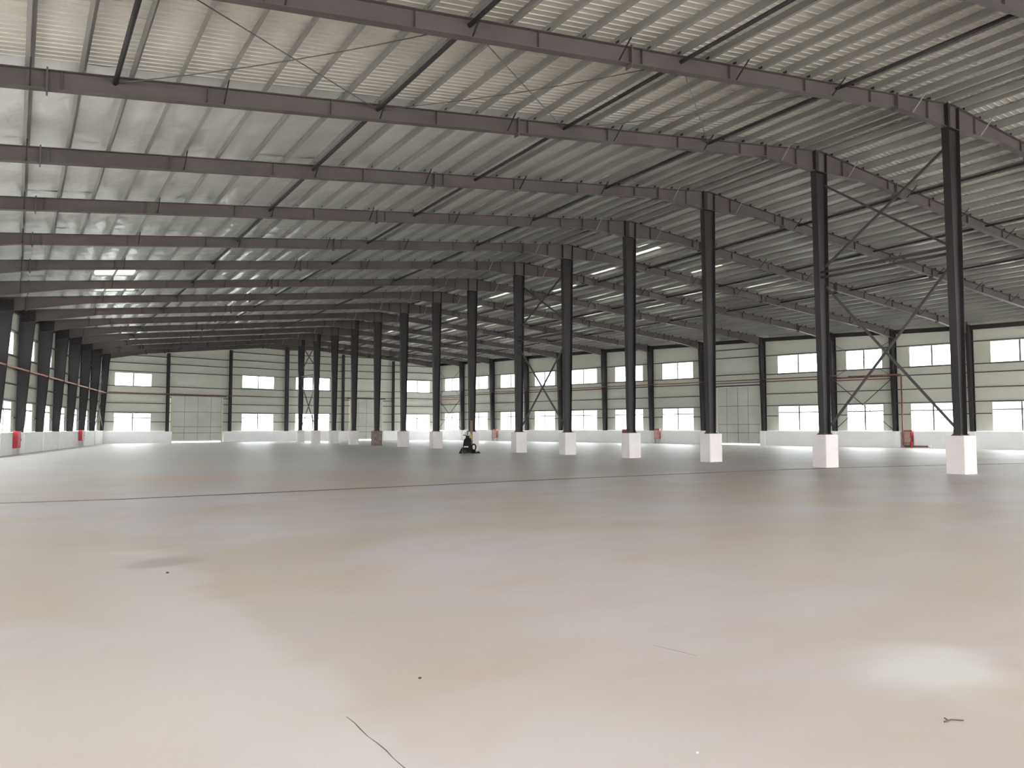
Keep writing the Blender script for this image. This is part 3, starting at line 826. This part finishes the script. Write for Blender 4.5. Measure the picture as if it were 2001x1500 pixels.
# ------------------------------------------------------------------ fire pipes
m = MB(); path = [Lw(i) + Vector((0.30, -0.08, 4.90)) for i in range(3, 15)]
m.tube(path, 0.05, 8); tag(m.build('fire_pipe', 'copper', smooth=True), 'pale rusty fire pipe running along the left wall columns', 'pipe', 'fire pipes on the walls')
m = MB(); m.tube([gx(X) + Vector((0, -0.30, 4.98 if X < RX else 5.22)) for X in (7.6, 13.1, 19.6, 26.2)], 0.04, 8)
tag(m.build('fire_pipe', 'rust', smooth=True), 'dark rusty pipe across the far wall above the panelled door', 'pipe', 'fire pipes on the walls')
m = MB(); m.tube([Wf(x) + Vector((-0.28, -0.05, 5.75)) for x in (4.9, 5, 6, 7, 8, 9, 10, 11, 12, 12.9)], 0.04, 8)
tag(m.build('fire_pipe', 'rust', smooth=True), 'rusty pipe along the right wall below the upper windows', 'pipe', 'fire pipes on the walls')
rp = Wf(3.88) + Vector((-0.30, -0.05, 0)); r2 = Wf(3.54) + Vector((-0.34, -0.05, 0)); r4 = Wf(4.72) + Vector((-0.30, -0.05, 0))
m = MB(); m.tube([r4 + Vector((0, 0, 5.62)), rp + Vector((0, 0, 5.62)), rp + Vector((0, 0, 5.55)), rp + Vector((0, 0, 0.22)), rp.lerp(r2, 0.12) + Vector((0, 0, 0.12)), r2 + Vector((0, 0, 0.12))], 0.06, 8)
t = m.build('riser_pipe', 'rust', smooth=True); tag(t, 'rust-red riser pipe dropping beside the second right-wall column to the floor', 'pipe')
MB().tube([r2 + Vector((0, 0, 0.12)), r2 + (r2 - rp).normalized() * 0.16 + Vector((0, 0, 0.12))], 0.10, 10).build('pipe_cap', 'white', t)['label'] = 'white pipe cap'

# ------------------------------------------------------------------ hydrant cabinets
def cabinet(loc, rot, w, h, d, z0, lab, door_m='pink', legs=False, case='red'):
    t = empty('hydrant_cabinet', (*loc[:2], 0)); t.rotation_euler = (0, 0, rot)
    def loc_build(m, name, mat):
        o = m.build(name, mat, t); o.location = (0, 0, 0); return o
    m = MB(); m.box(-w / 2, w / 2, -d / 2 + 0.03, d / 2, z0, z0 + h); loc_build(m, 'case', case)
    m = MB(); m.box(-w / 2 + 0.05, w / 2 - 0.03, -d / 2, -d / 2 + 0.03, z0 + 0.05, z0 + h - 0.12); o = loc_build(m, 'door', door_m)
    m = MB(); m.box(w / 2 - 0.12, w / 2 - 0.09, -d / 2 - 0.03, -d / 2, z0 + h * 0.45, z0 + h * 0.58)
    hd = m.build('handle', 'dark_red', None); hd.parent = o; hd.location = (0, 0, 0)
    m = MB(); m.box(-w / 2 - 0.03, w / 2 + 0.03, -d / 2 - 0.01, d / 2, z0 + h, z0 + h + 0.04); loc_build(m, 'top_cap', case)
    if legs or z0 > 0.05:
        for sx in (-1, 1):
            m = MB(); m.box(sx * (w / 2 - 0.06) - 0.025, sx * (w / 2 - 0.06) + 0.025, -d / 2 + 0.05, d / 2 - 0.03, 0, z0); loc_build(m, 'leg', 'grey')
    tag(t, lab, 'cabinet', 'red hydrant cabinets'); return t
def wall_face(P, nxt, inn, off):
    d = (nxt - P).normalized(); n = Vector((-d.y, d.x, 0))
    if n.dot(inn) < 0: n = -n
    return P + n * off, math.atan2(n.y, n.x) + math.pi / 2
P, r = wall_face(Lf(7.56), Lf(8.56), Vector((1, 0, 0)), 0.36); cabinet(P, r, 0.75, 0.92, 0.24, 0.36, 'red hydrant cabinet at the left wall, nearest the left photo edge', 'red')
P, r = wall_face(Lf(11.5), Lf(12.5), Vector((1, 0, 0)), 0.38); cabinet(P, r, 0.9, 0.82, 0.28, 0.48, 'red and faded pink hydrant cabinet standing on legs further along the left wall')
P, r = wall_face(Wf(11.85), Wf(12.85), Vector((-1, 0, 0)), 0.38); cabinet(P, r, 0.75, 1.0, 0.26, 0.35, 'faded pink hydrant cabinet at the right wall, farthest from the camera', case='faded')
P, r = wall_face(Wf(7.84), Wf(8.84), Vector((-1, 0, 0)), 0.38); cabinet(P, r, 0.62, 0.95, 0.26, 0.45, 'faded pink hydrant cabinet at the right wall, left of the panelled door', case='faded')
P, r = wall_face(Wf(3.83), Wf(4.0), Vector((-1, 0, 0)), 0.0); cabinet(P, r, 0.6, 0.95, 0.26, 0.36, 'faded pink hydrant cabinet beside the rust-red riser pipe', case='faded')
cabinet((40.75, 46.36), -math.atan2(40.75, 46.36), 0.5, 1.34, 0.3, 0.04, 'dark red cabinet standing free behind the fourth white pedestal', 'dark_red')
P, r = wall_face(Wf(3.765), Wf(4.0), Vector((-1, 0, 0)), 0.36)
t = empty('red_post', (P.x, P.y, 0)); MB().tube([(P.x, P.y, 0.0), (P.x, P.y, 0.3), (P.x, P.y, 1.0), (P.x + 0.02, P.y, 1.2)], [0.05, 0.11, 0.09, 0.04], 10).build('post_body', 'red', t)
MB().tube([(P.x, P.y, 1.2), (P.x, P.y, 1.27)], 0.03, 8).build('post_cap', 'dark_red', t); tag(t, 'slim bright red hydrant post at the right wall next to the rust-red pipe', 'hydrant')

# ------------------------------------------------------------------ floor machine
mc = empty('floor_machine', (22.75, 39.75, 0)); mc.rotation_euler = (0, 0, -0.5175)
tag(mc, 'black walk-behind floor machine with dull yellow top on the bare floor', 'floor machine')
def mp(m, name, mat, parent=mc, smooth=False):
    o = m.build(name, mat, None, smooth=smooth); o.parent = parent; o.location = (0, 0, 0); return o
m = MB()
def ring(z, x0, x1, y0, y1): return [(x0, y0, z), (x1, y0, z), (x1, y1, z), (x0, y1, z)]
m.rings([ring(0.10, -0.42, 0.14, -0.32, 0.32), ring(0.30, -0.40, 0.13, -0.30, 0.30), ring(0.62, -0.36, 0.10, -0.26, 0.26), ring(0.80, -0.33, 0.10, -0.22, 0.22), ring(0.90, -0.24, 0.09, -0.18, 0.18)])
body = mp(m, 'body', 'black')
mp(MB().box(-0.33, -0.07, -0.325, -0.29, 0.36, 0.43), 'name_plate', 'grey', body)['label'] = 'pale name plate'
m = MB(); m.rings([ring(0.0, -0.62, -0.42, -0.25, 0.25), ring(0.08, -0.60, -0.44, -0.24, 0.24), ring(0.34, -0.46, -0.40, -0.2, 0.2)]); mp(m, 'skirt', 'black')
mp(MB().tube([(-0.30, -0.36, 0.11), (-0.30, -0.26, 0.11)], 0.11, 16), 'wheel', 'rubber')
mp(MB().tube([(-0.30, 0.26, 0.11), (-0.30, 0.36, 0.11)], 0.11, 16), 'wheel', 'rubber')
mp(MB().tube([(-0.02, 0, 0.03), (-0.02, 0, 0.14)], 0.26, 20), 'brush_deck', 'rubber')
m = MB(); m.rings([ring(0.78, 0.0, 0.17, -0.16, 0.16), ring(1.08, -0.01, 0.16, -0.15, 0.15), ring(1.16, 0.02, 0.13, -0.11, 0.11)]); mp(m, 'tank', 'yellow')
mp(MB().box(-0.22, 0.02, -0.14, 0.14, 0.90, 1.04), 'console', 'black')
mp(MB().tube([(-0.12, 0, 0.95), (-0.12, 0, 1.36)], 0.03, 8), 'mast', 'rod')
m = MB(); m.tube([(-0.12, -0.1, 1.0), (-0.25, -0.12, 1.08), (-0.36, -0.12, 1.09)], 0.025, 8); m.tube([(-0.12, 0.1, 1.0), (-0.25, 0.12, 1.08), (-0.36, 0.12, 1.09)], 0.025, 8); hb = mp(m, 'handlebar', 'bolt')
mp(MB().tube([(-0.36, -0.15, 1.08), (-0.36, 0.15, 1.08)], 0.035, 8), 'grip', 'wood', hb)
pts = []
for k in range(17):
    a = 2 * math.pi * k / 16; pts.append((0.26 + 0.12 * math.cos(a), 0.0, 0.36 + 0.18 * math.sin(a)))
mp(MB().tube(pts, 0.04, 8, caps=False), 'hoop_guard', 'black', smooth=True)
m = MB(); m.rings([ring(0.0, 0.10, 0.40, -0.2, 0.2), ring(0.20, 0.10, 0.34, -0.12, 0.12)]); mp(m, 'front_foot', 'black')
m = MB(); m.rings([[(0.38, -0.2, 0.0), (0.38, 0.2, 0.0), (0.38, 0.2, 0.05), (0.38, -0.2, 0.05)], [(0.55, -0.2, 0.0), (0.55, 0.2, 0.0), (0.55, 0.2, 0.13), (0.55, -0.2, 0.13)], [(0.66, -0.2, 0.0), (0.66, 0.2, 0.0), (0.66, 0.2, 0.015), (0.66, -0.2, 0.015)]]); mp(m, 'squeegee', 'rubber')
# upright brown board leaning behind the machine's tank
bd = empty('brown_board', (23.1, 40.2, 0)); bd.rotation_euler = (0, 0, -0.5175)
mp(MB().box(-0.04, 0.11, 0.05, 0.08, 0, 1.95), 'board', 'wood', bd); mp(MB().box(0.02, 0.06, 0.08, 0.12, 0, 1.95), 'batten', 'wood', bd)
tag(bd, 'narrow upright brown board standing just behind the black floor machine', 'board')

# ------------------------------------------------------------------ litter on the floor
m = MB(); m.tube([(4.02, 2.16, 0.008), (4.07, 2.15, 0.012), (4.13, 2.12, 0.006)], 0.004, 5)
t = m.build('twig', 'twig'); tag(t, 'small dark twig on the pale dusty patch of floor at lower right', 'twig')
MB().tube([(4.05, 2.153, 0.01), (4.06, 2.18, 0.014)], 0.003, 5).build('side_shoot', 'twig', t)
def chip(x, y, r, mat, name, lab, cat):
    bm = bmesh.new(); bmesh.ops.create_icosphere(bm, subdivisions=1, radius=r)
    for v in bm.verts: v.co = Vector((v.co.x * (1 + 0.3 * random.random()), v.co.y, v.co.z * 0.6 + r * 0.55))
    me = bpy.data.meshes.new(name); bm.to_mesh(me); bm.free(); me.materials.append(M[mat])
    o = bpy.data.objects.new(name, me); o.location = (x, y, 0); C.objects.link(o); tag(o, lab, cat)
chip(2.70, 2.59, 0.006, 'white', 'white_chip', 'tiny white chip on the floor near the bottom edge', 'chip')
chip(2.09, 4.24, 0.010, 'twig', 'dark_pebble', 'tiny dark pebble on the beige floor in the foreground', 'pebble')
chip(1.38, 8.68, 0.016, 'twig', 'brown_pebble', 'small brown pebble just in front of the dark floor stain', 'pebble')
